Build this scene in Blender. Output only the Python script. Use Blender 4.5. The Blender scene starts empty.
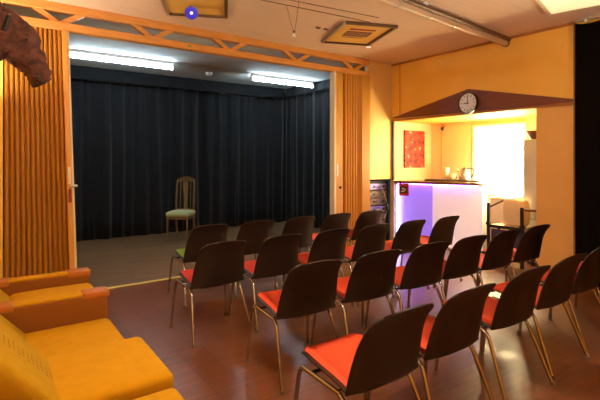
import bpy, bmesh, math, random
from mathutils import Vector, Matrix, noise
R = random.Random(4)
C = bpy.context.scene.collection
SC = bpy.context.scene
PI = math.pi
rad = math.radians

# ------------------------------------------------------------------ materials
def srgb(r, g, b):
    f = lambda c: ((c/255+0.055)/1.055)**2.4 if c > 10 else c/255/12.92
    return (f(r), f(g), f(b), 1)

def mat(name, col, rough=.5, metal=0, col2=None, scale=8, detail=3, bump=0, bscale=60, stretch=(1, 1, 1), emis=0, ecol=None, coat=0, spec=.5, sheen=0, trans=0):
    m = bpy.data.materials.new(name); m.use_nodes = True
    nt = m.node_tree; b = nt.nodes['Principled BSDF']
    b.inputs['Base Color'].default_value = col if len(col) == 4 else (*col, 1)
    b.inputs['Roughness'].default_value = rough; b.inputs['Metallic'].default_value = metal
    b.inputs['Specular IOR Level'].default_value = spec
    b.inputs['Coat Weight'].default_value = coat
    b.inputs['Sheen Weight'].default_value = sheen
    b.inputs['Transmission Weight'].default_value = trans
    if emis:
        b.inputs['Emission Color'].default_value = ecol or col
        b.inputs['Emission Strength'].default_value = emis
    tc = mp = None
    if col2 is not None or bump:
        tc = nt.nodes.new('ShaderNodeTexCoord'); mp = nt.nodes.new('ShaderNodeMapping')
        mp.inputs['Scale'].default_value = stretch
        nt.links.new(tc.outputs['Object'], mp.inputs['Vector'])
    if col2 is not None:
        n = nt.nodes.new('ShaderNodeTexNoise'); n.inputs['Scale'].default_value = scale; n.inputs['Detail'].default_value = detail
        nt.links.new(mp.outputs['Vector'], n.inputs['Vector'])
        rmp = nt.nodes.new('ShaderNodeValToRGB')
        rmp.color_ramp.elements[0].position = .35; rmp.color_ramp.elements[1].position = .65
        rmp.color_ramp.elements[0].color = col; rmp.color_ramp.elements[1].color = col2
        nt.links.new(n.outputs['Fac'], rmp.inputs['Fac']); nt.links.new(rmp.outputs['Color'], b.inputs['Base Color'])
    if bump:
        n2 = nt.nodes.new('ShaderNodeTexNoise'); n2.inputs['Scale'].default_value = bscale; n2.inputs['Detail'].default_value = 2
        nt.links.new(mp.outputs['Vector'], n2.inputs['Vector'])
        bp = nt.nodes.new('ShaderNodeBump'); bp.inputs['Strength'].default_value = bump; bp.inputs['Distance'].default_value = .01
        nt.links.new(n2.outputs['Fac'], bp.inputs['Height']); nt.links.new(bp.outputs['Normal'], b.inputs['Normal'])
    return m

def plank_mat(name, c1, c2, c3, rough, pw=.19, pl=1.3, rot=PI/2, coat=0., rv=.12, grain=.75):
    m = bpy.data.materials.new(name); m.use_nodes = True
    nt = m.node_tree; b = nt.nodes['Principled BSDF']
    N = nt.nodes.new; L = nt.links.new
    tc = N('ShaderNodeTexCoord'); mp = N('ShaderNodeMapping'); mp.inputs['Rotation'].default_value = (0, 0, rot)
    L(tc.outputs['Object'], mp.inputs['Vector'])
    br = N('ShaderNodeTexBrick'); br.inputs['Scale'].default_value = 1; br.inputs['Brick Width'].default_value = pl; br.inputs['Row Height'].default_value = pw
    br.inputs['Mortar Size'].default_value = .0022; br.inputs['Color1'].default_value = c1; br.inputs['Color2'].default_value = c2
    br.inputs['Mortar'].default_value = c3; br.offset = .37; br.inputs['Bias'].default_value = 0
    L(mp.outputs['Vector'], br.inputs['Vector'])
    mp2 = N('ShaderNodeMapping'); mp2.inputs['Rotation'].default_value = (0, 0, rot); mp2.inputs['Scale'].default_value = (1.5, 22, 1)
    L(tc.outputs['Object'], mp2.inputs['Vector'])
    n = N('ShaderNodeTexNoise'); n.inputs['Scale'].default_value = 1.6; n.inputs['Detail'].default_value = 5; n.inputs['Roughness'].default_value = .65
    L(mp2.outputs['Vector'], n.inputs['Vector'])
    mx = N('ShaderNodeMix'); mx.data_type = 'RGBA'; mx.blend_type = 'MULTIPLY'; mx.inputs[0].default_value = grain
    rp = N('ShaderNodeValToRGB'); rp.color_ramp.elements[0].position = .3; rp.color_ramp.elements[0].color = (.45, .42, .4, 1)
    rp.color_ramp.elements[1].position = .7; rp.color_ramp.elements[1].color = (1.25, 1.2, 1.15, 1)
    L(n.outputs['Fac'], rp.inputs['Fac']); L(br.outputs['Color'], mx.inputs[6]); L(rp.outputs['Color'], mx.inputs[7])
    L(mx.outputs[2], b.inputs['Base Color'])
    mr = N('ShaderNodeMapRange'); mr.inputs['To Min'].default_value = rough-rv/2; mr.inputs['To Max'].default_value = rough+rv
    L(n.outputs['Fac'], mr.inputs['Value']); L(mr.outputs[0], b.inputs['Roughness'])
    bp = N('ShaderNodeBump'); bp.inputs['Strength'].default_value = .25; bp.inputs['Distance'].default_value = .003
    L(br.outputs['Fac'], bp.inputs['Height']); bp.invert = True; L(bp.outputs['Normal'], b.inputs['Normal'])
    b.inputs['Coat Weight'].default_value = coat; b.inputs['Coat Roughness'].default_value = .38
    return m

M = {}
M['floor'] = plank_mat('floor_laminate', (.15, .051, .019, 1), (.20, .071, .027, 1), (.075, .028, .011, 1), .29, coat=.35, grain=.95)
M['stagefloor'] = plank_mat('stage_boards', (.16, .09, .038, 1), (.22, .124, .052, 1), (.07, .045, .02, 1), .5, pw=.14, pl=.5, rot=.2)
def ceil_mat(name, c1, c2):
    m = mat(name, c1, .85, col2=c2, scale=1.2)
    return m
M['ceiling'] = plank_mat('ceiling_boards', (.80, .60, .43, 1), (.78, .58, .41, 1), (.60, .42, .29, 1), .8, pw=1.22, pl=6, rot=0, grain=.12)
M['stageceil'] = mat('grey_plaster', (.46, .46, .44, 1), .9, col2=(.54, .54, .51, 1), scale=4, bump=.3, bscale=12)
M['yellow'] = mat('yellow_wall_paint', (.86, .49, .075, 1), .6, col2=(.90, .52, .085, 1), scale=2.5)
M['cream_wall'] = mat('cream_wall_paint', (.86, .66, .34, 1), .55, col2=(.84, .64, .32, 1), scale=2)
M['panel'] = mat('pale_panel', (.86, .58, .20, 1), .45)
M['pillar'] = mat('pillar_paint', (.80, .45, .13, 1), .6, col2=(.76, .42, .12, 1), scale=3)
M['pine'] = mat('pine_wood', (.62, .27, .055, 1), .5, col2=(.70, .33, .08, 1), scale=5, stretch=(1, 8, 8))
M['fold'] = mat('folding_wood_vinyl', (.70, .32, .040, 1), .45)
M['fold_pale'] = mat('golden_folding_vinyl', (.84, .42, .07, 1), .45)
M['cream'] = mat('cream_plastic', (.80, .70, .48, 1), .45)
M['white'] = mat('white_plastic', (.8, .8, .78, 1), .4)
M['steel'] = mat('brushed_steel', (.6, .58, .55, 1), .3, metal=1)
M['chrome'] = mat('chrome_tube', (.42, .37, .32, 1), .24, metal=1)
M['cloth'] = mat('black_stage_cloth', (.0055, .006, .0095, 1), .85, col2=(.008, .009, .0135, 1), scale=3, sheen=.25)
M['blackcloth'] = mat('black_drape', (.007, .005, .004, 1), .9, spec=.1)
M['gable'] = mat('dark_stained_wood', (.135, .030, .010, 1), .45, col2=(.17, .04, .014, 1), scale=4, stretch=(1, 1, 14))
M['trimwood'] = mat('brown_trim_wood', (.40, .16, .04, 1), .5)
M['black'] = mat('black_metal', (.012, .011, .011, 1), .4)
M['blackplastic'] = mat('black_plastic', (.02, .02, .02, 1), .45)
M['rubber'] = mat('grey_rubber', (.16, .12, .09, 1), .7)
M['shell'] = mat('brown_chair_plastic', (.017, .0085, .0055, 1), .38, col2=(.020, .010, .0065, 1), scale=30, bump=.15, bscale=220)
M['pad_orange'] = mat('orange_seat_fabric', (.83, .085, .018, 1), .8, col2=(.76, .075, .016, 1), scale=40, bump=.15, bscale=300)
M['pad_red'] = mat('coral_seat_fabric', (.78, .065, .045, 1), .8, col2=(.70, .06, .04, 1), scale=40, bump=.15, bscale=300)
M['pad_green'] = mat('lime_seat_fabric', (.36, .58, .04, 1), .8, col2=(.40, .62, .05, 1), scale=40)
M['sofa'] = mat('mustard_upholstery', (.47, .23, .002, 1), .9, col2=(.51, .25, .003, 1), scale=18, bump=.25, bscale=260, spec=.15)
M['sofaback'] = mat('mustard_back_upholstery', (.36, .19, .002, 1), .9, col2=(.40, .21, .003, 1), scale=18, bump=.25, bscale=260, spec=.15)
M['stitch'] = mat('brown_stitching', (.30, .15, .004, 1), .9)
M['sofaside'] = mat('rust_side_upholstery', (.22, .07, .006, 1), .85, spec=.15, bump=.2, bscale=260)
M['patch'] = mat('tan_leather_patch', (.40, .125, .012, 1), .5, spec=.25)
M['darkwood'] = mat('dark_plinth', (.04, .02, .01, 1), .6)
M['hide'] = mat('shaggy_brown_hide', (.045, .017, .012, 1), .95, col2=(.15, .055, .038, 1), scale=14, detail=6, bump=.9, bscale=70)
M['hidedark'] = mat('dark_hide', (.03, .015, .012, 1), .8)
M['counter'] = mat('brown_counter_laminate', (.13, .055, .025, 1), .25, col2=(.17, .07, .03, 1), scale=6, stretch=(8, 1, 1))
M['barfront'] = mat('white_bar_panel', (.82, .80, .82, 1), .35)
def canvas():
    m = mat('red_canvas', (.7, .04, .01, 1), .6, col2=(.7, .04, .01, 1), scale=11, detail=1)
    r = [n for n in m.node_tree.nodes if n.type == 'VALTORGB'][0].color_ramp; r.interpolation = 'LINEAR'
    for p, c in ((.40, (.11, .005, .005, 1)), (.45, (.46, .016, .007, 1)), (.54, (.62, .035, .010, 1)), (.66, (.62, .04, .012, 1)), (.70, (.85, .36, .16, 1))):
        if p == .40: r.elements[0].position = p; r.elements[0].color = c
        elif p == .70: r.elements[-1].position = p; r.elements[-1].color = c
        else: r.elements.new(p).color = c
    return m
M['paintred'] = canvas()
M['red'] = mat('red_board', (.45, .015, .02, 1), .5)
M['fridge'] = mat('fridge_enamel', (.55, .57, .55, 1), .35)
M['bowlwood'] = mat('bowl_wood', (.22, .09, .03, 1), .5)
M['gold'] = mat('antique_gilt_wood', (.15, .095, .03, 1), .45, col2=(.20, .13, .045, 1), scale=8)
M['greenvelvet'] = mat('pale_green_velvet', (.40, .46, .22, 1), .8, col2=(.44, .50, .25, 1), scale=25, sheen=.3)
M['paper'] = mat('poster_paper', (.78, .46, .09, 1), .6, col2=(.82, .50, .11, 1), scale=3)
M['maroon'] = mat('maroon_print', (.26, .035, .015, 1), .6)
M['brownprint'] = mat('brown_print', (.10, .03, .015, 1), .6)
M['bronze'] = mat('dark_bronze_frame', (.16, .10, .055, 1), .4, metal=.4)
M['silver'] = mat('silver_frame', (.52, .47, .40, 1), .35, metal=.7)
M['dial'] = mat('clock_dial', (.74, .76, .84, 1), .22, coat=.6)
M['pipe'] = mat('beige_pipe', (.62, .44, .29, 1), .5)
M['wire'] = mat('brown_wire', (.16, .08, .04, 1), .5)
M['rackface'] = mat('grey_rack_panel', (.30, .26, .18, 1), .4, metal=.2)
M['linen'] = mat('pale_linen', (.80, .62, .36, 1), .85, bump=.3, bscale=20)
M['tape'] = mat('pale_yellow_rail', (.66, .60, .18, 1), .5)
M['glassy'] = mat('clear_glass', (.9, .85, .7, 1), .1, trans=.6)
def emit(name, col, s, base=(.8, .8, .8, 1)):
    return mat(name, base, .5, emis=s, ecol=(*col, 1))
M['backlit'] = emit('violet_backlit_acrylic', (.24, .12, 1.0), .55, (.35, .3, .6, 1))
M['bloom_pale'] = emit('pale_glare_bloom', (.75, .55, .62), .45)  # glare bloom over the bar front, put in as even emission
M['tube'] = emit('fluorescent_glow', (.66, .88, 1.0), 65)
M['pane'] = emit('lit_wall_glow', (1, .82, .44), 26)  # emission stands in for a brightly lit pale wall
M['bulb'] = emit('warm_bulb_glow', (1, .72, .36), 620)
M['led'] = emit('violet_led_glow', (.32, .12, 1.0), 26)
M['ledv'] = emit('white_violet_led_glow', (.62, .50, 1.0), 16)
M['lamp'] = emit('warm_diffuser_glow', (1, .74, .30), .75)
M['globe'] = emit('fill_globe_glow', (1, .88, .70), 140)
M['uplight'] = emit('fill_uplight_glow', (1, .88, .70), 260)
M['bluering'] = emit('blue_led_glow', (.01, .002, 1.0), .40, (.004, .004, .06, 1))
M['whitedot'] = emit('white_led_glow', (1, .92, .78), .7)
M['lilac'] = emit('lilac_led_glow', (.75, .5, .9), .9)

# ------------------------------------------------------------------ mesh helpers
def box(bm, x0, x1, y0, y1, z0, z1, mx=None):
    vs = [bm.verts.new(Vector(p) if mx is None else mx @ Vector(p)) for p in
          ((x0,y0,z0),(x1,y0,z0),(x1,y1,z0),(x0,y1,z0),(x0,y0,z1),(x1,y0,z1),(x1,y1,z1),(x0,y1,z1))]
    for f in ((3,2,1,0),(4,5,6,7),(0,1,5,4),(1,2,6,5),(2,3,7,6),(3,0,4,7)):
        bm.faces.new([vs[i] for i in f])
    return bm

def rbox(bm, x0, x1, y0, y1, z0, z1, r=.01, seg=2, mx=None, puff=0):
    t = bmesh.new(); box(t, x0, x1, y0, y1, z0, z1)
    bmesh.ops.bevel(t, geom=t.edges[:], offset=r, segments=seg, profile=.5, affect='EDGES')
    if puff:
        bmesh.ops.subdivide_edges(t, edges=[e for e in t.edges if e.calc_length() > .12], cuts=5, use_grid_fill=True)
        cx, cy = (x0+x1)/2, (y0+y1)/2
        for v in t.verts:
            if v.co.z > z1-1e-4:
                k = max(0, 1-((v.co.x-cx)/((x1-x0)/2))**2)*max(0, 1-((v.co.y-cy)/((y1-y0)/2))**2)
                v.co.z += puff*k
    add(bm, t, mx); return bm

def add(bm, t, mx=None):
    if mx is not None: t.transform(mx)
    me = bpy.data.meshes.new('tmp'); t.to_mesh(me); t.free(); bm.from_mesh(me); bpy.data.meshes.remove(me)

def tube(bm, pts, r, n=8, cap=True):
    pts = [Vector(p) for p in pts]; rs = r if isinstance(r, (list, tuple)) else [r]*len(pts)
    rings = []; prev = None
    for i, p in enumerate(pts):
        d = (pts[min(i+1, len(pts)-1)]-pts[max(i-1, 0)]).normalized()
        if prev is None:
            a = d.orthogonal().normalized()
        else:
            a = (prev - d*prev.dot(d)).normalized()
        prev = a; b = d.cross(a)
        rings.append([bm.verts.new(p+(a*math.cos(2*PI*k/n)+b*math.sin(2*PI*k/n))*rs[i]) for k in range(n)])
    for i in range(len(rings)-1):
        for k in range(n):
            bm.faces.new((rings[i][k], rings[i][(k+1) % n], rings[i+1][(k+1) % n], rings[i+1][k]))
    if cap:
        bm.faces.new(rings[0][::-1]); bm.faces.new(rings[-1])
    return bm

def lathe(bm, prof, n=24, mx=None):
    t = bmesh.new(); rings = []
    for r, z in prof:
        rings.append([t.verts.new((max(r, 1e-4)*math.cos(2*PI*k/n), max(r, 1e-4)*math.sin(2*PI*k/n), z)) for k in range(n)])
    for i in range(len(rings)-1):
        for k in range(n):
            t.faces.new((rings[i][k], rings[i][(k+1) % n], rings[i+1][(k+1) % n], rings[i+1][k]))
    t.faces.new(rings[0][::-1]); t.faces.new(rings[-1])
    add(bm, t, mx); return bm

def prism(bm, poly, axis, a, b):
    """poly of 2D points extruded along axis (0,1,2) from a to b"""
    def P(p, t):
        return [(t, p[0], p[1]), (p[0], t, p[1]), (p[0], p[1], t)][axis]
    v0 = [bm.verts.new(P(p, a)) for p in poly]; v1 = [bm.verts.new(P(p, b)) for p in poly]
    n = len(poly)
    bm.faces.new(v0); bm.faces.new(v1[::-1])
    for i in range(n):
        bm.faces.new((v0[i], v0[(i+1) % n], v1[(i+1) % n], v1[i]))
    bmesh.ops.recalc_face_normals(bm, faces=bm.faces[:])
    return bm

def grid(bm, nu, nv, f):
    V = [[bm.verts.new(f(i/nu, j/nv)) for i in range(nu+1)] for j in range(nv+1)]
    for j in range(nv):
        for i in range(nu):
            bm.faces.new((V[j][i], V[j][i+1], V[j+1][i+1], V[j+1][i]))
    return bm

def arc(p0, p1, p2, r, n=5):
    p0, p1, p2 = Vector(p0), Vector(p1), Vector(p2)
    a = p1+(p0-p1).normalized()*r; b = p1+(p2-p1).normalized()*r
    return [a*(1-t)**2+p1*2*t*(1-t)+b*t*t for t in [i/n for i in range(n+1)]]

def obj(name, bm, m, parent=None, smooth=False, loc=None, angle=40):
    me = bpy.data.meshes.new(name)
    bmesh.ops.recalc_face_normals(bm, faces=bm.faces[:])
    bm.to_mesh(me); bm.free()
    me.materials.append(M[m] if isinstance(m, str) else m)
    if smooth:
        for p in me.polygons: p.use_smooth = True
        if angle < 180:
            me.set_sharp_from_angle(angle=rad(angle))
    o = bpy.data.objects.new(name, me); C.objects.link(o)
    if parent is not None: o.parent = parent
    if loc is not None: o.location = loc
    return o

def tag(o, label, cat, group=None, kind=None):
    o['label'] = label; o['category'] = cat
    if group: o['group'] = group
    if kind: o['kind'] = kind
    return o

def thing(name, label, cat, loc=(0, 0, 0), rz=0, group=None):
    o = bpy.data.objects.new(name, None); C.objects.link(o)
    o.location = loc; o.rotation_euler = (0, 0, rz); o.empty_display_size = .1
    return tag(o, label, cat, group)

def struct(name, bm, m, label, cat, smooth=False):
    o = obj(name, bm, m, None, smooth); return tag(o, label, cat, None, 'structure')

def B(*a): return box(bmesh.new(), *a)
def RB(*a, **k): return rbox(bmesh.new(), *a, **k)
def T(*a, **k): return tube(bmesh.new(), *a, **k)
def L(*a, **k): return lathe(bmesh.new(), *a, **k)

# ------------------------------------------------------------------ room shell
XW = 5.61; YS = 5.17; HC = 3.04
XL = -.55; YB = -2.6; YE = 8.75
struct('floor', B(XL-.1, 6.75, YB-.1, YS, -.1, 0), 'floor', 'glossy reddish brown plank floor of the seating area', 'floor')
struct('floor_stage', B(XL-.1, 6.75, YS, YE, -.1, 0), 'stagefloor', 'dim brown floor of the stage behind the yellow rail', 'floor')
struct('ceiling', B(XL-.1, 6.75, YB-.1, YS+.05, HC, HC+.1), 'ceiling', 'peach coloured panelled ceiling over the chairs', 'ceiling')
struct('ceiling_stage', B(XL-.1, 6.75, YS+.05, YE, HC, HC+.1), 'stageceil', 'grey rough ceiling over the stage', 'ceiling')
struct('wall_left', B(XL-.1, XL, YB, YE, 0, HC), 'yellow', 'yellow wall behind the sofa seats', 'wall')
struct('wall_back', B(XL-.1, 6.75, YB-.1, YB, 0, HC), 'yellow', 'yellow wall behind the audience', 'wall')
bm = B(XW, XW+.1, 2.30, YS+.1, 2.08, HC); box(bm, XW, XW+.1, 4.9, 4.905, 2.08, HC-.001)
struct('wall_right', bm, 'yellow', 'orange yellow wall above the bar opening', 'wall')
struct('wall_pillar', B(XW, XW+.1, 2.30, 2.76, 0, 2.08), 'pillar', 'orange wall strip between bar opening and black drape', 'wall')
struct('wall_side', B(XW, XW+.1, YB, 2.30, 0, HC), 'yellow', 'wall hidden behind the black side drape', 'wall')
struct('wall_stage', B(XL-.1, 6.75, YE-.1, YE, 0, HC), 'stageceil', 'grey wall behind the black stage curtain', 'wall')
struct('wall_stage_side', B(5.75, 5.85, YS+.75, YE-.1, 0, HC), 'stageceil', 'grey side wall behind the stage curtain', 'wall')
struct('wall_front', B(5.05, XW, YS, YS+.08, 1.10, HC), 'panel', 'pale yellow panel wall beside the folding partition', 'wall')
struct('wall_front_end', B(XL, .125, YS-.02, YS+.08, 0, HC), 'yellow', 'narrow yellow wall end beside the folding partition', 'wall')
# bar recess
struct('wall_recess_end', B(XW+.02, 6.75, YS-.02, YS+.06, 0, 2.12), 'cream_wall', 'cream end wall of the bar with the red picture', 'wall')
bm = B(6.63, 6.73, 4.30, YS, 0, 2.12); box(bm, 6.63, 6.73, 2.4, 3.40, 0, 2.12); box(bm, 6.63, 6.73, 3.40, 4.30, 0, .86); box(bm, 6.63, 6.73, 3.40, 4.30, 2.0, 2.12)
struct('wall_recess_back', bm, 'cream_wall', 'peach wall behind the bar counter', 'wall')
struct('wall_recess_side', B(XW+.1, 6.75, 2.4, 2.48, 0, 2.12), 'cream_wall', 'cream wall beside the refrigerator', 'wall')
struct('ceiling_recess', B(XW+.1, 6.63, 2.48, YS-.02, 2.075, 2.15), 'yellow', 'low yellow ceiling over the bar', 'ceiling')
struct('trim_1', B(XW-.028, XW, 2.30, 5.15, 2.07, 2.10), 'trimwood', 'brown wooden strip under the dark gable', 'trim')
struct('trim_2', B(XW-.02, XW, 2.31, YS, HC-.03, HC), 'trimwood', 'brown strip where yellow wall meets ceiling', 'trim')
struct('trim_3', B(XW-.018, XW+.018, YS-.045, YS-.021, 1.08, 2.07), 'blackplastic', 'dark strip beside the bar end wall', 'trim')
struct('trim_4', B(XW-.006, XW, 4.985, 4.995, 2.15, HC-.03), 'trimwood', 'thin upright joint on the yellow wall', 'trim')
struct('trim_5', B(6.615, 6.63, 4.90, 4.915, 1.06, 2.07), 'pillar', 'thin upright joint behind the bar', 'trim')
# window behind the bar, added to glow as the overexposed wall
w = struct('pane_1', B(6.66, 6.68, 3.40, 4.30, .86, 2.0), 'pane', 'added glowing window behind the bar', 'pane')
bm = bmesh.new()
for z0, z1 in ((.86, .90), (1.96, 2.0)): box(bm, 6.61, 6.66, 3.40, 4.30, z0, z1)
for y0, y1 in ((3.40, 3.44), (4.26, 4.30)): box(bm, 6.61, 6.66, y0, y1, .90, 1.96)
obj('pane_frame', bm, 'white', w)
# niche behind the panel
struct('wall_niche', B(5.05, 5.75, YS+.68, YS+.74, 0, HC), 'stageceil', 'grey wall behind the sound equipment', 'wall')
# dark gable board with brown edge
gb = tag(obj('gable_board', prism(bmesh.new(), [(2.30, 2.10), (5.12, 2.12), (5.12, 2.13), (3.69, 2.43), (2.30, 2.13)], 0, XW-.046, XW-.001), 'gable'),
    'low triangular dark brown wooden board above the bar opening', 'gable board')
# yellow rail on the floor
tag(obj('floor_rail', RB(.80, 4.29, YS-.02, YS+.02, 0, .012, r=.004), 'tape'), 'thin pale yellow floor rail along the stage edge', 'rail')

# ------------------------------------------------------------------ truss
tr = thing('roof_truss', 'orange wooden lattice beam under the ceiling along the stage opening', 'beam', (0, YS, 0))
obj('upper_chord', RB(XL, 5.05, -.05, .05, 2.955, HC, r=.006, seg=1), 'pine', tr)
obj('lower_chord', RB(XL, 5.05, -.05, .05, 2.765, 2.845, r=.006, seg=1), 'pine', tr)
for cx in (-.40, .61, 1.57, 2.56, 3.62, 4.72):
    for s in (-1, 1):
        if cx+s*.22 < XL+.05: continue
        bm = bmesh.new(); p0 = Vector((cx+s*.02, 0, 2.84)); p1 = Vector((cx+s*.21, 0, 2.96))
        d = (p1-p0).normalized(); n = Vector((-d.z, 0, d.x))*.026
        prism(bm, [((p0-n-d*.02).x, (p0-n-d*.02).z), ((p1-n+d*.02).x, (p1-n+d*.02).z), ((p1+n+d*.02).x, (p1+n+d*.02).z), ((p0+n-d*.02).x, (p0+n-d*.02).z)], 1, -.03, .03)
        obj('brace', bm, 'pine', tr)
obj('junction_box', RB(1.98, 2.02, -.07, -.05, 2.79, 2.82, r=.004), mat('green_plastic', (.25, .33, .05, 1), .5), tr)

# ------------------------------------------------------------------ folding partitions
def zigzag(bm, xs, ys, z0, z1, th=.012):
    n = len(xs)
    for s in (1,):
        a = [bm.verts.new((x, y, z0)) for x, y in zip(xs, ys)]; b = [bm.verts.new((x, y, z1)) for x, y in zip(xs, ys)]
        for i in range(n-1): bm.faces.new((a[i], a[i+1], b[i+1], b[i]))
    return bm
def fold_pts(x0, x1, n, d):
    xs = []; ys = []; p = (x1-x0)/n
    for i in range(n):
        for t, y in ((0, d), (.13, -d*.35), (.28, -d*.85), (.5, -d), (.72, -d*.85), (.87, -d*.35)):
            xs.append(x0+(i+t)*p); ys.append(y)
    xs.append(x1); ys.append(d)
    return xs, ys
pt = thing('folding_partition', 'orange accordion partition folded open beside the sofa seats and animal head', 'partition', (0, YS, 0), 0, 'folding partitions at the stage')
xs, ys = fold_pts(.135, .665, 12, .02)
bm = zigzag(bmesh.new(), xs, ys, .015, 2.763); bmesh.ops.solidify(bm, geom=bm.faces[:], thickness=.004)
obj('folded_panel', bm, 'fold', pt, True, angle=60)
obj('lead_post', RB(.665, .715, -.06, .06, .015, 2.763, r=.006), 'fold', pt)
obj('edge_strip', RB(.715, .735, -.05, .05, .015, 2.763, r=.004), 'cream', pt)
h = obj('handle', RB(.678, .704, -.085, -.06, .98, 1.12, r=.006), 'maroon', pt)
obj('lock_plate', RB(.676, .704, -.074, -.06, 1.17, 1.35, r=.003), 'cream', pt)
obj('latch', T([(.69, -.08, 1.15), (.76, -.09, 1.15)], .012), 'steel', pt)
for ch in pt.children:
    for v in ch.data.vertices: v.co.x += (.045-.085*v.co.z/2.76)*(v.co.x-.135)/.6
pt = thing('folding_partition', 'orange accordion partition folded beside the sound rack and pale panel', 'partition', (0, YS, 0), 0, 'folding partitions at the stage')
bm = bmesh.new()
xs = [4.32, 4.46, 4.50, 4.53]; ys = [-.05, -.045, -.01, .04]
x2, y2 = fold_pts(4.53, 4.80, 5, .026); xs += x2[1:]; ys += y2[1:]
xs += [4.84, 4.87, 5.05]; ys += [-.01, -.05, -.045]
bm = zigzag(bm, xs, ys, .015, 2.763); bmesh.ops.solidify(bm, geom=bm.faces[:], thickness=.004)
obj('folded_panel', bm, 'fold_pale', pt, True, angle=50)
obj('edge_strip', RB(4.285, 4.32, -.06, .05, .015, 2.763, r=.004), 'cream', pt)
obj('lock_plate', RB(4.325, 4.36, -.068, -.052, 1.17, 1.35, r=.003), 'white', pt)
obj('knob', L([(.0, 0), (.016, 0), (.02, .02), (.012, .035), (0, .036)], mx=Matrix.Translation((4.40, -.05, 1.0)) @ Matrix.Rotation(PI/2, 4, 'X')), 'black', pt, True)

# ------------------------------------------------------------------ curtains
def wave(s, z, seed, amp):
    v = noise.noise(Vector((s*5.5, z*.12, seed)))*1.2 + noise.noise(Vector((s*13, z*.2, seed+7)))*.55 + math.sin(s*19+noise.noise(Vector((s, z*.15, seed+3)))*4)*.35
    return v*amp
def curtain_obj(name, p0, p1, z0, z1, label, cat, m, amp=.05, seed=1, n=260, nrm=None, nz=10, gather=0):
    p0 = Vector((*p0, 0)); p1 = Vector((*p1, 0)); d = p1-p0; Ln = d.length; d.normalize(); nn = Vector((d.y, -d.x, 0))
    def f(u, v):
        z = z0+(z1-z0)*v
        k = .75+.25*(1-v)
        p = p0+d*(Ln*u+.02*noise.noise(Vector((u*9, z, seed))))+nn*wave(u*Ln, z, seed, amp*k)
        return (p.x, p.y, z)
    bm = grid(bmesh.new(), n, nz, f)
    bmesh.ops.solidify(bm, geom=bm.faces[:], thickness=.004)
    o = obj(name, bm, m, None, True, angle=180)
    return tag(o, label, cat)
curtain_obj('stage_curtain', (-.35, 8.45), (5.72, 8.42), .01, 2.98, 'long black pleated curtain along the rear of the stage', 'curtain', 'cloth', .075, 1, 420)
curtain_obj('stage_curtain', (5.61, 8.44), (5.61, 5.95), .01, 2.98, 'black pleated side curtain hanging behind the folded partition near the sound rack', 'curtain', 'cloth', .055, 5, 200)
curtain_obj('curtain_valance', (-.35, 8.30), (5.49, 8.28), 2.80, 3.03, 'flat dark valance strip above the rear stage curtain', 'valance', 'cloth', .012, 9, 200, nz=4)
curtain_obj('curtain_valance', (5.53, 8.30), (5.53, 6.6), 2.83, 3.03, 'short dark valance over the side stage curtain', 'valance', 'cloth', .012, 12, 80, nz=4)
bm = T([(3.45, 8.22, 3.0), (3.6, 8.22, 2.85), (4.0, 8.21, 2.76), (4.5, 8.2, 2.74), (5.0, 8.18, 2.80), (5.25, 7.9, 2.92), (5.3, 7.4, 3.0)], .009, 6)
tag(obj('hanging_cable', bm, 'black', None, True), 'thin black cable sagging along the stage curtain valance', 'cable')
dr = thing('side_drape', 'tall black drape hung on the wall next to the rows of chairs', 'drape', (0, 0, 0))
def fd(u, v):
    s = u*2.6; z = .02+v*2.96
    return (XW-.10+wave(s, z, 21, .03), 2.27-s, z-.02*abs(math.sin(s*9))*v)
bm = grid(bmesh.new(), 200, 10, fd); bmesh.ops.solidify(bm, geom=bm.faces[:], thickness=.004)
obj('cloth', bm, 'blackcloth', dr, True, angle=180)
obj('hem', RB(XW-.10, XW-.01, 2.272, 2.292, .02, 3.0, r=.004), mat('brown_hem', (.20, .10, .03, 1), .8), dr)
obj('curtain_rail', RB(XW-.09, XW-.05, -.4, 2.28, 3.005, 3.04, r=.004), 'silver', dr)
for k in range(5):
    obj('hook', L([(0, 0), (.016, 0), (.016, .012), (0, .013)], n=10, mx=Matrix.Translation((XW-.12, 2.15-.24*k, 2.99)) @ Matrix.Rotation(-PI/2, 4, 'Y')), 'white', dr, True)

# ------------------------------------------------------------------ stage lights
def batten(x0, x1, y, label):
    t = thing('fluorescent_light', label, 'light', ((x0+x1)/2, y, 0), 0, 'fluorescent lights over the stage')
    w = (x1-x0)/2
    obj('housing', RB(-w, w, -.02, .02, 2.985, HC, r=.006), 'white', t)
    obj('tube', T([(-w+.02, -.0, 2.935), (w-.02, 0, 2.935)], .024, 12), 'tube', t, True)
    for s in (-1, 1):
        obj('end_cap', RB(s*w-.018, s*w+.018, -.03, .03, 2.895, 2.99, r=.006), 'white', t)
batten(.93, 2.50, 7.12, 'long glowing white fluorescent tube over the stage beside the accordion partition')
batten(4.02, 5.46, 7.2, 'glowing white fluorescent tube over the stage corner near the sound rack')
t = thing('smoke_detector', 'small white round detector on the grey stage ceiling', 'smoke detector', (3.35, 7.6, 0))
obj('body', L([(0, 2.99), (.04, 2.99), (.06, 3.01), (.065, HC), (0, HC)]), 'white', t, True)

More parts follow.
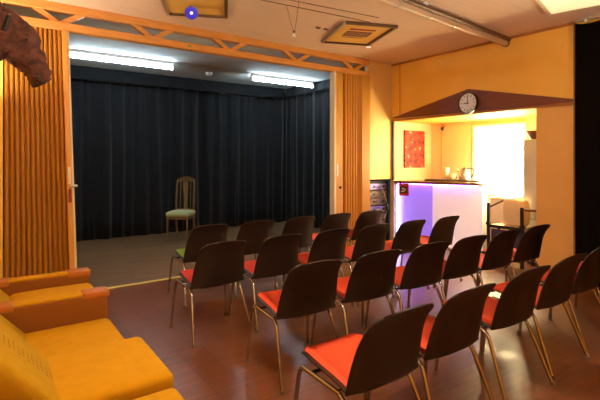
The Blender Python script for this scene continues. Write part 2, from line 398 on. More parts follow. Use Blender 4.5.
# ------------------------------------------------------------------ ceiling fittings
def frame_poster(loc, rz, w, l, printed, label):
    t = thing('ceiling_poster', label, 'poster', loc, rz, 'framed posters on the ceiling')
    obj('sheet', B(-w/2, w/2, -l/2, l/2, -.012, -.002), 'paper', t)
    for nm, a, m in (('frame', (-w/2-.02, -w/2+.015, -l/2-.02, l/2+.02), 'silver'), ('frame', (w/2-.015, w/2+.02, -l/2-.02, l/2+.02), 'bronze'),
                     ('frame', (-w/2+.015, w/2-.015, -l/2-.02, -l/2+.012), 'bronze'), ('frame', (-w/2+.015, w/2-.015, l/2-.012, l/2+.02), 'bronze')):
        obj('frame_bar', RB(*a, -.035, 0, r=.004), m, t)
    if printed:
        obj('printed_band', B(-.17, .17, -.22, -.16, -.0135, -.0121), 'maroon', t)
        obj('printed_line', B(-.16, .14, .15, .175, -.0135, -.0121), 'maroon', t)
        obj('printed_block', B(-.17, .17, -.11, .11, -.0135, -.0121), 'brownprint', t)
        bm = bmesh.new()
        for k in range(5):
            x = -.145+k*.06
            box(bm, x, x+.012, -.075, .075, -.015, -.0136); box(bm, x+.03, x+.042, -.075, .075, -.015, -.0136)
            if k != 3: box(bm, x+.012, x+.03, .06, .075, -.015, -.0136)
            if k % 2: box(bm, x+.012, x+.03, -.008, .008, -.015, -.0136)
            if k in (0, 2, 4): box(bm, x+.012, x+.03, -.075, -.06, -.015, -.0136)
        obj('lettering', bm, mat('pale_print', (.40, .20, .10, 1), .6), t)
    return t
frame_poster((3.85, 4.14, HC), rad(-21), .66, .84, True, 'framed poster with dark red print fixed under the ceiling near the yellow wall')
frame_poster((1.705, 4.22, HC), rad(-26), .62, .86, False, 'plain framed ochre sheet under the ceiling behind the blue ring lamp')
# blue ring spot
t = thing('ring_lamp', 'small round ceiling lamp glowing blue around a white centre', 'lamp', (1.715, 4.33, 2.935))
mx = Matrix.Rotation(rad(-21.5), 4, 'Z') @ Matrix.Rotation(rad(108), 4, 'X')
obj('housing', L([(0, -.05), (.06, -.05), (.066, -.03), (.066, 0), (0, 0)], mx=mx), 'black', t, True)
obj('blue_ring', L([(0, 0), (.063, 0), (.061, .008), (.022, .010), (0, .01)], n=32, mx=mx), 'bluering', t, True)
obj('lens', L([(0, .01), (.016, .01), (.013, .018), (0, .02)], n=20, mx=mx), 'whitedot', t, True)
obj('bracket', T([(0, .045, .012), (0, .03, .085)], .01), 'black', t)
# small ceiling spots
def small_spot(x, y, label, m):
    t = thing('ceiling_spot', label, 'spotlight', (x, y, HC), 0, 'small ceiling spots')
    obj('ring', L([(0, -.012), (.05, -.012), (.055, 0), (0, 0)]), 'white', t, True)
    obj('lens', L([(0, -.02), (.03, -.018), (.03, -.012), (0, -.012)], n=16), m, t, True)
small_spot(4.42, 4.52, 'small pale spotlight in the ceiling beside the printed poster', 'whitedot')
small_spot(3.70, 2.96, 'tiny lilac glowing spot in the ceiling beside the pipe', 'lilac')
# wires with bulb
def px(x, y, z):
    F = 438.7; ax = (math.sin(rad(35.5)), math.cos(rad(35.5))); u = (x-300)/F; v = (160-y)/F; t = (z-1.42)/v
    return Vector(((ax[0]+u*ax[1])*t, (ax[1]-u*ax[0])*t, z))
wa, wb = px(262, 0, 3.0), px(345, 17, 3.0); wc, wd = px(290, 0, 3.0), px(360, 14, 3.0)
e = (wb-wa); wa -= e*.5; wb += e*.35
e = (wd-wc); wc -= e*.5; wd += e*.3
tag(obj('cable_wire', T([wa, wb], .004, 6), 'wire'), 'thin taut wire below the ceiling carrying the hanging bulb, further from camera', 'wire', 'low voltage wires')
tag(obj('cable_wire', T([wc, wd], .004, 6), 'wire'), 'thin taut wire below the ceiling running beside the pipe', 'wire', 'low voltage wires')
def near_on(a, b, q):
    d = (b-a); return a+d*max(0, min(1, (q-a).dot(d)/d.length_squared))
q1, q2 = near_on(wa, wb, px(285, 6, 3.0)), near_on(wc, wd, px(297, 3, 3.0))
q1 -= Vector((0, 0, .006)); q2 -= Vector((0, 0, .006))
qb = px(294, 33, 2.88)
t = thing('hanging_bulb', 'tiny halogen bulb hanging on two thin wires below the ceiling', 'bulb lamp', qb)
obj('wire', T([q1-qb, Vector((-.012, 0, .02))], .003, 5), 'wire', t)
obj('wire', T([q2-qb, Vector((.012, 0, .02))], .003, 5), 'wire', t)
obj('socket', L([(0, .0), (.014, 0), (.014, .025), (0, .027)], n=12), 'wire', t, True)
obj('reflector', L([(0, -.045), (.022, -.045), (.014, -.01), (.010, .0), (0, 0)], n=16), 'white', t, True)
# connectors on the ceiling
for i, (x, y) in enumerate(((318, 27), (326, 28.5))):
    p = px(x, y, HC)
    tag(obj('wire_clip', RB(-.03, .03, -.012, .012, -.02, 0, r=.004), 'wire', None, False, p), ['small dark clip on the ceiling beside the printed poster', 'small dark clip on the ceiling closest to the poster frame'][i], 'clip', 'ceiling wire clips')
# pipe
t = thing('ceiling_pipe', 'beige pipe with cables running under the ceiling into the yellow wall', 'pipe', (0, 0, 0))
pp0, pp1 = Vector((2.2, 2.88, 2.965)), Vector((XW, 3.15, 2.965))
obj('tube', T([pp0, pp1], .040, 16), 'pipe', t, True)
obj('cable', T([pp0+Vector((0, -.05, .045)), pp1+Vector((0, -.05, .045))], .022, 8), 'wire', t, True)
obj('wall_sleeve', T([pp1-Vector((.03, 0, 0)), pp1], .048, 16), 'bronze', t, True)
for k in (.32, .48, .62):
    p = pp0.lerp(pp1, k)
    obj('clamp', T([p-Vector((.008, 0, 0)), p+Vector((.008, 0, 0))], .046, 16), 'silver', t, True)
    obj('hanger', T([p+Vector((0, 0, .04)), p+Vector((0, 0, .078))], .006, 6), 'silver', t)
# lit ceiling panel lamps (one at the frame's corner, two of the same kind further back)
def panel_lamp(x, y, rz, label):
    t = thing('ceiling_light', label, 'ceiling light', (x, y, HC), rz, 'square ceiling lights')
    bm = bmesh.new()
    for a in ((-.45, -.42, -.45, .45), (.42, .45, -.45, .45), (-.42, .42, -.45, -.42), (-.42, .42, .42, .45)): box(bm, *a, -.05, 0)
    obj('light_frame', bm, 'cream', t)
    obj('diffuser', RB(-.42, .42, -.42, .42, -.04, -.004, r=.006), 'lamp', t)
panel_lamp(4.64, 1.765, rad(14), 'square warm glowing ceiling light above the black side drape')
def globe(x, y, z, label):  # added lamp out of view, fills the room and ceiling with light
    t = thing('fill_globe', label, 'added fill lamp', (x, y, z), 0, 'added fill globes above the audience')
    obj('cord', T([(0, 0, .1), (0, 0, HC-z)], .005, 6), 'black', t)
    obj('collar', L([(0, .10), (.04, .10), (.045, .125), (0, .14)], n=16), 'steel', t, True)
    obj('glass_globe', L([(.13*math.sin(PI*k/12), -.13*math.cos(PI*k/12)) for k in range(13)], n=24), 'globe', t, True)
globe(1.25, 1.7, 2.37, 'unseen added fill light globe above the second sofa seat')
def uplighter(x, y, z, label):  # added bowl lamps out of view, put in to brighten the ceiling
    t = thing('fill_bowl', label, 'added fill lamp', (x, y, z), 0, 'added fill bowls behind the last row')
    obj('cord', T([(0, 0, .0), (0, 0, HC-z)], .005, 6), 'black', t)
    obj('metal_bowl', L([(0, -.12), (.10, -.10), (.17, -.05), (.20, 0), (.195, 0), (.165, -.045), (.10, -.09), (0, -.11)], n=28), 'bronze', t, True)
    obj('light_disc', L([(0, -.055), (.15, -.055), (.15, -.045), (0, -.044)], n=24), 'uplight', t, True)
uplighter(3.9, .7, 2.3, 'added bowl throwing fill light up over the last row beside the black drape')
uplighter(.4, -1.0, 2.25, 'added bowl throwing fill light up in the corner behind the sofas')

t = thing('fill_uplighter', 'unseen added fill uplighter in the corner beyond the sofas', 'floor lamp', (-.32, 4.75, 0))  # added out of view to lift the ceiling and partition at this end
obj('base', L([(0, 0), (.14, 0), (.14, .02), (.02, .035), (0, .035)]), 'black', t, True)
obj('pole', T([(0, 0, .03), (0, 0, 1.8)], .013, 10), 'black', t, True)
obj('bowl_shade', L([(0, 1.78), (.06, 1.79), (.15, 1.86), (.17, 1.91), (.165, 1.91), (.14, 1.87), (.05, 1.81), (0, 1.80)], n=28), 'bronze', t, True)
obj('light_disc', L([(0, 1.85), (.12, 1.85), (.12, 1.86), (0, 1.861)], n=24), 'uplight', t, True)
# ------------------------------------------------------------------ clock
t = thing('wall_clock', 'round white wall clock with black rim on the dark gable', 'clock', (XW-.045, 3.67, 2.225))
mx = Matrix.Rotation(-PI/2, 4, 'Y')
obj('rim', L([(0, 0), (.150, 0), (.152, .02), (.148, .045), (.138, .047), (.136, .03), (0, .03)], n=40, mx=mx), 'blackplastic', t, True)
obj('dial', L([(0, .028), (.137, .028), (.137, .034), (0, .035)], n=40, mx=mx), 'dial', t, True)
for k in range(12):
    a = k*PI/6; r0, r1 = (.092, .117)
    obj('hour_mark', box(bmesh.new(), -.0385, -.035, -.004, .004, r0, r1, Matrix.Rotation(a, 4, 'X')), 'mark_black' if 'mark_black' in M else 'blackplastic', t)
obj('hour_hand', box(bmesh.new(), -.041, -.038, -.006, .006, -.015, .065, Matrix.Rotation(rad(-95), 4, 'X')), 'blackplastic', t)
obj('minute_hand', box(bmesh.new(), -.044, -.041, -.004, .004, -.02, .10, Matrix.Rotation(rad(-3), 4, 'X')), 'blackplastic', t)

# ------------------------------------------------------------------ bar
t = thing('bar_counter', 'white bar counter lit violet from under its brown top', 'bar counter', (0, 0, 0))
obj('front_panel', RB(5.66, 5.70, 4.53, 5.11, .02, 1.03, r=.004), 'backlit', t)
obj('front_panel', RB(5.66, 5.70, 3.76, 4.522, .02, 1.03, r=.004), 'bloom_pale', t)
obj('end_panel', RB(5.70, 6.05, 3.76, 3.80, .02, 1.03, r=.004), 'barfront', t)
ct = bmesh.new()
prism(ct, [(5.56, 5.14), (5.56, 3.88), (5.59, 3.79), (5.66, 3.75), (5.8, 3.74), (6.10, 3.74), (6.10, 4.91)], 2, 1.03, 1.07)
obj('counter_top', ct, 'counter', t)
obj('raised_shelf', RB(5.86, 6.10, 3.86, 4.72, 1.07, 1.095, r=.008), 'darkwood', t)
obj('led_strip', RB(5.615, 5.63, 3.82, 5.09, 1.015, 1.03, r=.003), 'led', t)
obj('corner_post', RB(5.57, 5.65, 5.118, 5.13, .0, 1.07, r=.003), 'blackplastic', t)
obj('led_strip', RB(5.61, 5.655, 5.09, 5.113, .03, 1.0, r=.004), 'ledv', t)
BR = rad(21.3)
for ch in t.children: ch.data.transform(Matrix.Translation((-5.61, -5.14, 0)))
t.location = (5.61, 5.10, 0); t.rotation_euler = (0, 0, BR)
t = thing('bar_sign', 'small dark red board hanging on the violet bar front', 'sign', (5.625, 4.915, 1.0), BR)
obj('board', RB(-.03, -.008, -.085, .085, -.17, .03, r=.004), 'red', t)
obj('dark_print', B(-.033, -.0305, -.065, .06, -.13, -.02), 'blackplastic', t)
bm = bmesh.new()
for z, y0, y1 in ((-.05, -.03, .03), (-.075, -.045, .02), (-.10, -.02, .04)): box(bm, -.0355, -.0335, y0, y1, z-.006, z+.006)
obj('pale_print', bm, 'white', t)
# items on the shelf of the bar
t = thing('paper_cup_stack', 'tall pale stack of cups on the bar shelf', 'cups', (6.234, 4.545, 1.095))
obj('cups', L([(0, 0), (.036, 0), (.048, .15), (.05, .152), (.05, .165), (.048, .167), (.05, .18), (.05, .195), (.042, .2), (0, .2)], n=20), 'cream', t, True)
t = thing('sugar_bowl', 'small rounded cream bowl between cups and kettle', 'bowl', (6.268, 4.435, 1.095))
obj('bowl', L([(0, 0), (.04, 0), (.065, .03), (.07, .06), (.055, .09), (0, .10)], n=20), 'cream', t, True)
t = thing('kettle', 'shiny steel kettle with black handle on the bar shelf', 'kettle', (6.338, 4.265, 1.095), rad(120))
obj('kettle_body', L([(0, 0), (.085, 0), (.09, .02), (.078, .13), (.06, .17), (0, .175)], n=28), 'steel', t, True)
obj('lid', L([(0, .175), (.055, .172), (.05, .185), (.015, .19), (.015, .205), (0, .21)], n=20), 'blackplastic', t, True)
obj('handle', T([(-.05, 0, .175)]+arc((-.05, 0, .18), (-.14, 0, .21), (-.135, 0, .10), .06)+[(-.13, 0, .08), (-.085, 0, .03)], .011, 8), 'blackplastic', t, True)
obj('spout', T([(.065, 0, .11), (.095, 0, .15), (.115, 0, .165)], [.026, .018, .013], 10), 'steel', t, True)
# bar lamp behind the counter
t = thing('counter_lamp', 'glaring warm bulb lamp behind the end of the bar', 'lamp', (6.25, 3.60, 0))
obj('base', L([(0, .86), (.07, .86), (.07, .88), (.02, .90), (0, .9)]), 'cream', t, True)
obj('stem', T([(0, 0, .9), (0, 0, 1.22)], .01), 'cream', t)
obj('bulb', L([(.05*math.sin(PI*k/10), 1.27-.05*math.cos(PI*k/10)) for k in range(11)], n=20), 'bulb', t, True)
t = thing('back_cupboard', 'narrow pale low cupboard under the bright window behind the bar', 'cupboard', (6.36, 3.585, 0))
obj('carcass', RB(-.18, .2, -.14, .14, .0, .84, r=.006), 'cream', t)
obj('worktop', RB(-.2, .22, -.15, .15, .84, .86, r=.004), 'cream', t)
obj('door', RB(-.195, -.18, -.13, .13, .08, .82, r=.004), 'cream', t)
# picture
t = thing('abstract_picture', 'bright red abstract picture on the wall at the end of the bar', 'picture', (6.145, YS-.02, 1.61))
obj('canvas', RB(-.265, .265, -.03, 0, -.325, .325, r=.004), 'paintred', t)
# small dark lamp on recess wall
t = thing('wall_speaker', 'tiny dark round fitting high on the wall behind the bar', 'fitting', (6.55, 4.85, 1.97))
obj('ball', L([(0, -.03), (.022, -.025), (.03, 0), (.022, .03), (0, .035)], n=14), 'black', t, True)
obj('arm', T([(0, 0, .02), (.075, 0, .05)], .008, 6), 'black', t)
# refrigerator and bowl
t = thing('refrigerator', 'tall grey white refrigerator half hidden behind the orange wall strip', 'refrigerator', (6.31, 2.83, 0))
obj('cabinet', RB(-.26, .30, -.30, .30, .03, 1.70, r=.012), 'fridge', t)
d = obj('door', RB(-.31, -.265, -.30, .30, .62, 1.70, r=.012), 'fridge', t)
obj('handle', RB(-.33, -.31, -.27, -.24, .9, 1.25, r=.005), 'steel', d)
obj('door', RB(-.31, -.265, -.30, .30, .05, .60, r=.012), 'fridge', t)
obj('plinth', B(-.24, .28, -.28, .28, 0, .03), 'black', t)
t = thing('wooden_bowl', 'brown wooden bowl on top of the refrigerator', 'bowl', (6.12, 3.02, 1.70))
obj('bowl', L([(0, 0), (.05, 0), (.10, .05), (.125, .12), (.115, .12), (.09, .06), (0, .02)], n=24), 'bowlwood', t, True)
# trolley
t = thing('serving_trolley', 'black metal trolley with pale top at the end of the bar', 'trolley', (5.80, 3.21, 0))
obj('tray_top', RB(-.12, .16, -.22, .22, .50, .525, r=.006), 'linen', t)
obj('side_panel', RB(-.10, -.085, -.21, .21, .06, .47, r=.003), mat('dark_violet_panel', (.05, .03, .08, 1), .5), t)
obj('top_frame', RB(-.13, -.12, -.23, .23, .49, .53, r=.003), 'black', t)
for y, zt in ((.235, .83), (-.235, .80)):
    p = obj('post', RB(-.14, -.105, y-.018, y+.018, 0.0, zt, r=.004), 'black', t)
    obj('clamp', RB(-.15, -.095, y-.026, y+.026, .52, .56, r=.005), 'black', p)
for y in (.235, -.235):
    obj('post', RB(.13, .155, y-.015, y+.015, 0.0, .5, r=.004), 'black', t)
obj('push_arm', T([(-.122, .235, .76), (.02, .10, .86)], .012, 8), 'black', t)
obj('side_shelf', RB(-.14, -.08, -.42, -.25, .755, .785, r=.004), 'gable', t)
t = thing('cloth_bundle', 'pale lumpy cloth bundle resting on the trolley top', 'bundle', (5.83, 3.17, .527))
bm = RB(-.09, .12, -.17, .13, 0, .36, r=.05, seg=4)
bmesh.ops.subdivide_edges(bm, edges=bm.edges[:], cuts=2, use_grid_fill=True)
for v in bm.verts:
    if v.co.z > .02: v.co += Vector((noise.noise(v.co*7), noise.noise(v.co*7+Vector((5, 0, 0))), noise.noise(v.co*6+Vector((0, 9, 0)))))*.02
    v.co.y *= 1-.35*max(0, v.co.z-.1) ; v.co.y -= v.co.z*.05
obj('cloth', bm, 'linen', t, True, angle=180)
# sound rack in the niche
t = thing('sound_rack', 'black sound equipment rack with stacked units under the pale panel', 'audio rack', (5.36, 5.50, 0))
for x in (-.27, .25):
    obj('rack_post', RB(x, x+.025, -.22, -.19, 0, 1.06, r=.003), 'black', t)
    obj('rack_post', RB(x, x+.025, .17, .2, 0, 1.06, r=.003), 'black', t)
obj('shelf', RB(-.27, .275, -.22, .2, 1.03, 1.06, r=.003), 'black', t)
for i, (z0, z1, m) in enumerate(((.92, 1.02, 'steel'), (.78, .90, 'rackface'), (.66, .77, 'rackface'), (.52, .64, 'steel'), (.30, .50, 'rackface'), (.08, .28, 'blackplastic'))):
    u = obj('rack_unit', RB(-.245, .25, -.21, .16, z0, z1, r=.004), m, t)
    for k in range(4):
        obj('dial_knob', L([(0, 0), (.016, 0), (.012, .018), (0, .02)], n=12, mx=Matrix.Translation((-.17+k*.11, -.21, (z0+z1)/2)) @ Matrix.Rotation(PI/2, 4, 'X')), 'blackplastic' if k % 2 else 'white', u, True)
obj('cable', T([(.2, -.2, 1.0), (.235, -.26, .85), (.19, -.27, .66), (.24, -.25, .5), (.2, -.22, .3)], .009, 6), 'black', t, True)
obj('cable', T([(.12, -.2, .98), (.17, -.25, .80), (.24, -.26, .6), (.15, -.24, .42)], .008, 6), 'white', t, True)

# ------------------------------------------------------------------ animal head
hd = thing('animal_head', 'shaggy brown animal head hanging high beside the accordion partition, muzzle pointing down', 'animal head', (0, 4.0, 0))
path = [(-.54, 2.44, .27, .17), (-.30, 2.45, .26, .16), (-.05, 2.42, .225, .15), (.10, 2.36, .20, .14), (.20, 2.30, .165, .125), (.265, 2.20, .115, .10), (.31, 2.13, .085, .085), (.345, 2.07, .072, .075), (.365, 2.035, .05, .055), (.372, 2.02, .015, .02)]
bm = bmesh.new()
def hp(u):
    t = u*(len(path)-1); i = min(int(t), len(path)-2); k = t-i
    return [path[i][j]*(1-k)+path[i+1][j]*k for j in range(4)]
NU, NV = 48, 28; rings = []
for i in range(NU+1):
    u = i/NU; x, z, r, w = hp(u); x2, z2, _, _ = hp(min(1, u+.02)); x1, z1, _, _ = hp(max(0, u-.02))
    d = Vector((x2-x1, 0, z2-z1)).normalized(); n = Vector((-d.z, 0, d.x))
    ring = []
    for k in range(NV):
        a = 2*PI*k/NV
        p = Vector((x, 0, z))+n*math.cos(a)*r+Vector((0, 1, 0))*math.sin(a)*w
        ring.append(bm.verts.new(p+((n*math.cos(a)+Vector((0, math.sin(a), 0)))*(noise.noise(p*12)*.03+noise.noise(p*34)*.022))))
    rings.append(ring)
for i in range(NU):
    for k in range(NV): bm.faces.new((rings[i][k], rings[i][(k+1) % NV], rings[i+1][(k+1) % NV], rings[i+1][k]))
bm.faces.new(rings[0][::-1]); bm.faces.new(rings[-1])
obj('head', bm, 'hide', hd, True, angle=180)
obj('mount_plaque', RB(-.55, -.52, -.24, .24, 2.08, 2.80, r=.01), 'darkwood', hd)
for s in (-1, 1):
    obj('ear', T([(.04, s*.10, 2.52), (.02, s*.17, 2.57), (-.01, s*.22, 2.58)], [.04, .045, .008], 10), 'hide', hd, True, angle=180)
    obj('eye', L([(0, -.014), (.012, -.008), (.015, 0), (.012, .008), (0, .014)], n=12, mx=Matrix.Translation((.245, s*.122, 2.325))), 'black', hd, True)
    obj('nostril', L([(0, -.012), (.012, -.006), (.012, .006), (0, .012)], n=10, mx=Matrix.Translation((.365, s*.035, 2.075))), 'hidedark', hd, True)
obj('mouth', T([(.36, -.05, 2.02), (.335, -.07, 2.035), (.30, -.083, 2.06)], [.012, .016, .008], 8), 'hidedark', hd, True)
obj('chin_tuft', T([(.315, 0, 2.04), (.30, 0, 2.01), (.29, 0, 1.985)], [.05, .035, .006], 10), 'hidedark', hd, True)
obj('halter_strap', T([(.10, -.16, 2.36), (.13, -.14, 2.47), (.15, 0, 2.545), (.13, .14, 2.47), (.10, .16, 2.36)], .016, 8), 'black', hd, True)
obj('halter_ring', T([(.11, 0, 2.55), (.10, 0, 2.60)], .014, 8), 'black', hd, True)

# ------------------------------------------------------------------ mustard seating
def backcush(t, y0, y1, band=True, dx=0):
    c = Vector((.24+dx, 0, .40)); tilt = math.atan2(.217, .25)
    mx = Matrix.Translation(c) @ Matrix.Rotation(-tilt, 4, 'Y')
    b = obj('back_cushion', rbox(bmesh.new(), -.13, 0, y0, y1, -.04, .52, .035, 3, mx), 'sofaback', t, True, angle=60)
    if band:
        bm = bmesh.new(); cy = (y0+y1)/2
        rows = 3
        for i in range(17):
            for j in range(rows):
                z = .02+i*.026; y = cy+(j-(rows-1)/2)*.038+(.019 if i % 2 else 0)
                box(bm, -.001, .0015, y-.011, y+.011, z, z+.008, mx)
        s = obj('stitched_band', bm, 'stitch', b); s['kind'] = 'stuff'
def seat_unit(y, w, top, xf, label, dx=0):
    t = thing('lounge_seat', label, 'lounge seat', (0, y, 0), 0, 'mustard lounge seats along the wall')
    obj('plinth', RB(-.15, .52, -w/2+.03, w/2-.03, 0, .07, r=.006), 'darkwood', t)
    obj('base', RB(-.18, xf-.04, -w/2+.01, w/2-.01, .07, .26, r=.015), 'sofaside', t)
    obj('seat_cushion', RB(.12, xf, -w/2+.009, w/2-.009, .26, top, r=.032, seg=4, puff=.015), 'sofa', t, True, angle=60)
    backcush(t, -w/2+.006, w/2-.006, True, dx)
seat_unit(2.785, .60, .395, .655, 'mustard lounge seat touching the armchair, level with the third row', -.06)
seat_unit(2.20, .56, .465, .69, 'mustard lounge seat in the middle, its cushion raised slightly above its neighbour', .055)
seat_unit(1.63, .56, .43, .68, 'mustard lounge seat mostly cut off at the bottom edge of the picture', -.15)
t = thing('armchair', 'mustard armchair with rust armrests in front of the accordion partition', 'armchair', (0, 3.48, 0))
obj('plinth', RB(-.15, .52, -.32, .32, 0, .07, r=.006), 'darkwood', t)
obj('base', RB(-.18, .62, -.265, .265, .07, .26, r=.015), 'sofaside', t)
obj('seat_cushion', RB(.12, .665, -.262, .262, .26, .475, r=.045, seg=4, puff=.015), 'sofa', t, True, angle=60)
backcush(t, -.26, .26, False, -.06)
for s in (-1, 1):
    y = s*.325
    a = obj('armrest', RB(-.20, .655, y-.058, y+.058, .07, .545, r=.018, seg=3), 'sofaside', t, True, angle=60)
    obj('arm_pad', RB(-.19, .648, y-.05, y+.05, .535, .556, r=.009, seg=2), 'sofa', a, True)
    for x0, x1 in ((.50, .662), (-.03, .13)):
        obj('leather_patch', RB(x0, x1, y-.062, y+.062, .515, .562, r=.012, seg=2), 'patch', a, True)

# ------------------------------------------------------------------ stage chair
sc = thing('antique_chair', 'antique gilt chair with pale green seat standing alone on the stage', 'chair', (2.80, 7.55, 0), 0)
fd_ = Vector((-.66, -.75)); sc.rotation_euler = (0, 0, math.atan2(-fd_.x, fd_.y))
s_ = obj('seat', RB(-.235, .235, -.20, .23, .44, .515, r=.03, seg=3, puff=.025), 'greenvelvet', sc, True, angle=60)
obj('seat_rail', RB(-.225, .225, -.20, .22, .39, .445, r=.008), 'gold', sc)
for s in (-1, 1):
    obj('leg', T([(s*.20, .19, .40), (s*.205, .195, .2), (s*.20, .20, 0)], [.024, .019, .014], 10), 'gold', sc, True)
    obj('leg', T([(s*.19, -.19, .42), (s*.19, -.21, .2), (s*.19, -.25, 0)], [.022, .02, .016], 10), 'gold', sc, True)
    obj('back_post', T([(s*.19, -.19, .42), (s*.19, -.20, .7), (s*.19, -.235, .95), (s*.178, -.25, 1.06)], [.021, .019, .018, .02], 10), 'gold', sc, True)
cr = bmesh.new()
def fcr(u, v):
    x = -.20+.40*u; top = 1.06+.065*math.sin(PI*u)**.8; bot = 1.015+.02*math.sin(PI*u)
    return (x, -.25+.02*math.sin(PI*u)-.02*math.sin(PI*u), bot+(top-bot)*v)
grid(cr, 20, 4, fcr); bmesh.ops.solidify(cr, geom=cr.faces[:], thickness=.03)
obj('crest_rail', cr, 'gold', sc, True)
obj('splat', prism(bmesh.new(), [(-.045, .50), (.045, .50), (.035, .7), (.055, .9), (.05, 1.03), (-.05, 1.03), (-.055, .9), (-.035, .7)], 1, -.245, -.225), 'gold', sc)
for x in (-.11, .11):
    obj('spindle', T([(x, -.21, .50), (x, -.225, .8), (x, -.243, 1.03)], .008, 8), 'gold', sc, True)
obj('back_rail', RB(-.19, .19, -.225, -.20, .50, .535, r=.006), 'gold', sc)

for ch in sc.children: ch.data.transform(Matrix.Diagonal((.86, .95, 1, 1)))
# ------------------------------------------------------------------ stacking chairs
PROF = [(.240, .398, .160), (.245, .415, .174), (.230, .434, .186), (.18, .440, .198), (.10, .432, .207), (.0, .420, .213), (-.08, .405, .217), (-.125, .394, .220), (-.156, .396, .222), (-.178, .416, .222),
        (-.194, .464, .219), (-.210, .54, .211), (-.228, .62, .200), (-.247, .68, .191), (-.266, .722, .190), (-.290, .76, .187)]
CURL = [0, .0, .004, .008, .010, .014, .020, .028, .038, .046, .048, .046, .040, .030, .018, .003]
def prof(v):
    t = v*(len(PROF)-1); i = min(int(t), len(PROF)-2); k = t-i
    def cr_(a, b, c, d): return .5*((2*b)+(-a+c)*k+(2*a-5*b+4*c-d)*k*k+(-a+3*b-3*c+d)*k**3)
    g = lambda j: PROF[max(0, min(len(PROF)-1, j))]
    p = [cr_(g(i-1)[q], g(i)[q], g(i+1)[q], g(i+2)[q]) for q in range(3)]
    c = CURL[i]*(1-k)+CURL[min(i+1, len(CURL)-1)]*k
    return p[0], p[1], p[2], c
def surf(u, v, off=0):
    y, z, w, c = prof(v); y2, z2, _, _ = prof(min(1, v+.01)); y1, z1, _, _ = prof(max(0, v-.01))
    ty, tz = y2-y1, z2-z1; l = math.hypot(ty, tz) or 1; ny, nz = tz/l, -ty/l
    # rounded corners at top and front
    for vend, rr in ((1, .056), (0, .05)):
        ye, ze, _, _ = prof(vend); dist = math.hypot(y-ye, z-ze)
        if dist < rr and abs(v-vend) < .3: w = w-rr+math.sqrt(max(0, rr*rr-(rr-dist)**2))
    uu = 2*u-1
    h = c*abs(uu)**2.8+off
    bk = max(0, min(1, (-.11-y)/.08)); e = c*abs(uu)**2.8
    return Vector((uu*w, y+ny*h+bk*(1-ny)*e*.3, z+nz*(off+e*(1-bk*.95))-bk*.008*uu*uu))
vs = [0, .004, .012, .03, .05]+[.05+.9*k/34 for k in range(1, 35)]+[.965, .98, .99, .996, 1.0]
def shell_mesh():
    bm = bmesh.new(); nu = 22
    V = [[bm.verts.new(surf(i/nu, v)) for i in range(nu+1)] for v in vs]
    for j in range(len(vs)-1):
        for i in range(nu): bm.faces.new((V[j][i], V[j][i+1], V[j+1][i+1], V[j+1][i]))
    bmesh.ops.recalc_face_normals(bm, faces=bm.faces[:])
    bmesh.ops.solidify(bm, geom=bm.faces[:], thickness=.007)
    return bm
def pad_mesh():
    bm = bmesh.new(); nu, nv = 18, 20
    def f(u, v):
        vv = .105+v*.40; inset = .90
        e = 1-min(1, min(u, 1-u)*2/.12)**1 if min(u, 1-u) < .06 else 0
        e2 = 1-min(v, 1-v)/.05 if min(v, 1-v) < .05 else 0
        k = max(0, 1-max(e, e2)**2)
        if v < .12: inset *= 1-.06*(1-v/.12)**2
        return surf(.5+(u-.5)*inset, vv, .003+.014*k)
    grid(bm, nu, nv, f)
    bmesh.ops.solidify(bm, geom=bm.faces[:], thickness=.004)
    return bm
CS = 1.035
def make_chair():
    t = thing('stacking_chair', '-', 'chair', (0, 0, 0))
    obj('seat_shell', shell_mesh(), 'shell', t, True, angle=60)
    obj('seat_pad', pad_mesh(), 'pad_orange', t, True, angle=60)
    for s in (-1, 1):
        f0, r0 = Vector((s*.215, .195, .395)), Vector((s*.202, -.105, .374))
        ff, rf = Vector((s*.245, .232, .012)), Vector((s*.243, -.25, .012))
        mid = (f0+r0)/2
        obj('side_rail', T([f0.lerp(mid, .15), r0.lerp(mid, .15)], .011, 10), 'chrome', t, True)
        for p, q in ((f0, ff), (r0, rf)):
            lg = obj('leg', T([mid.lerp(p, .86)]+arc(mid, p, q, .05)+[q], .011, 10), 'chrome', t, True)
            obj('rubber_foot', T([(q.x, q.y, 0), (q.x, q.y, .022)], .0145, 10), 'rubber', lg, True)
    for y, z in ((.11, .391), (-.07, .380)):
        obj('cross_bar', T([(-.21, y, z), (.21, y, z)], .009, 8), 'chrome', t, True)
    for o in t.children_recursive: o.data.transform(Matrix.Scale(CS, 4))
    return t
proto = make_chair(); used = [False]
def dup(o, parent=None):
    c = o.copy(); C.objects.link(c)
    if parent is not None:
        c.parent = parent
    for ch in list(o.children): dup(ch, c)
    return c
ORD = ['first', 'second', 'third', 'fourth', 'fifth', 'sixth']
ROWN = ['row beside the stage', 'second row from the stage', 'third row from the stage', 'last row']
PADS = {(0, 0): 'pad_green', (1, 0): 'pad_red', (1, 1): 'pad_red'}
corners = [
    [(227, 225), (273, 220.5), (314.5, 216.5), (350.5, 213.5), (382.3, 211)],
    [(245, 241), (300.5, 234.5), (348.8, 229.5), (389.4, 224.5), (425.5, 219), (459, 217)],
    [(340.5, 260.5), (400.3, 249.5), (449.3, 242), (487, 236), (520.7, 230), (549.7, 225)],
    [(432.5, 305.5), (495, 282.5), (549.5, 266), (586.5, 253.5), (615, 244), (638, 237)]]
SPOTS = []
YAW = [0, 0, -3.5, -1]
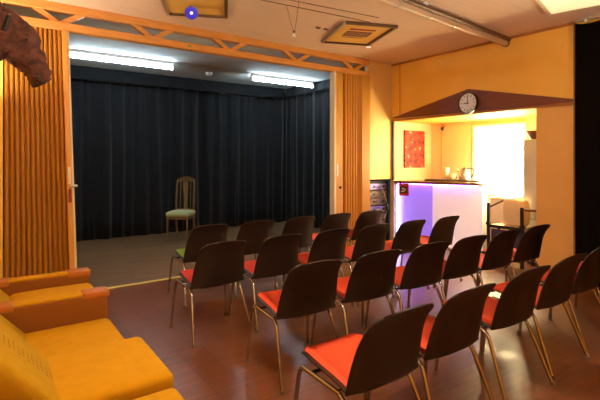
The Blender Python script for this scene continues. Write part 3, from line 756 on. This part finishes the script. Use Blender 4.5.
for r, row in enumerate(corners):
    q = Matrix.Rotation(rad(YAW[r]), 3, 'Z') @ surf(.985, .972)*CS
    P = [px(x, y, q.z) for x, y in row]; n = len(P); mxx = sum(p.x for p in P)/n; myy = sum(p.y for p in P)/n
    sl = sum((p.x-mxx)*(p.y-myy) for p in P)/sum((p.x-mxx)**2 for p in P)
    for k, (x, y) in enumerate(row):
        u = (x-300)/438.7; dx = math.sin(rad(35.5))+u*math.cos(rad(35.5)); dy = math.cos(rad(35.5))-u*math.sin(rad(35.5))
        t = (myy-sl*mxx)/(dy-sl*dx)
        SPOTS.append((r, k, dx*t-q.x, dy*t-q.y))
copies = []
for r, k, x, y in SPOTS:
    o = proto if not used[0] else dup(proto)
    used[0] = True; copies.append((o, r, k, x, y))
for o, r, k, x, y in copies:
    jit = R.uniform(-1., 1.)
    o.location = (x, y, 0); o.rotation_euler = (0, 0, rad(jit+YAW[r]))
    pad = PADS.get((r, k), 'pad_orange')
    coln = {'pad_green': 'lime green', 'pad_red': 'coral red', 'pad_orange': 'orange'}[pad]
    o['label'] = f'brown chair with {coln} pad, {ORD[k]} from the sofas, {ROWN[r]}'
    o['group'] = 'stacking chairs facing the stage'
    if pad != 'pad_orange':
        for ch in o.children:
            if ch.name.startswith('seat_pad'):
                ch.data = ch.data.copy(); ch.data.materials[0] = M[pad]

# ------------------------------------------------------------------ camera, world, view
cd = bpy.data.cameras.new('camera'); cam = bpy.data.objects.new('camera', cd); C.objects.link(cam)
cam.location = (0, 0, 1.42); cam.rotation_euler = (PI/2, 0, rad(-35.5))
cd.sensor_width = 36; cd.lens = 438.7/600*36; cd.shift_y = -40/600; cd.clip_start = .05
SC.camera = cam
w = bpy.data.worlds.new('world'); SC.world = w; w.use_nodes = True
w.node_tree.nodes['Background'].inputs[0].default_value = (.02, .02, .025, 1)
SC.view_settings.view_transform = 'Standard'; SC.view_settings.look = 'None'; SC.view_settings.gamma = 1
SC.view_settings.exposure = .22; SC.view_settings.use_curve_mapping = False
SC.cycles.max_bounces = 8; SC.cycles.diffuse_bounces = 4; SC.cycles.sample_clamp_indirect = 6
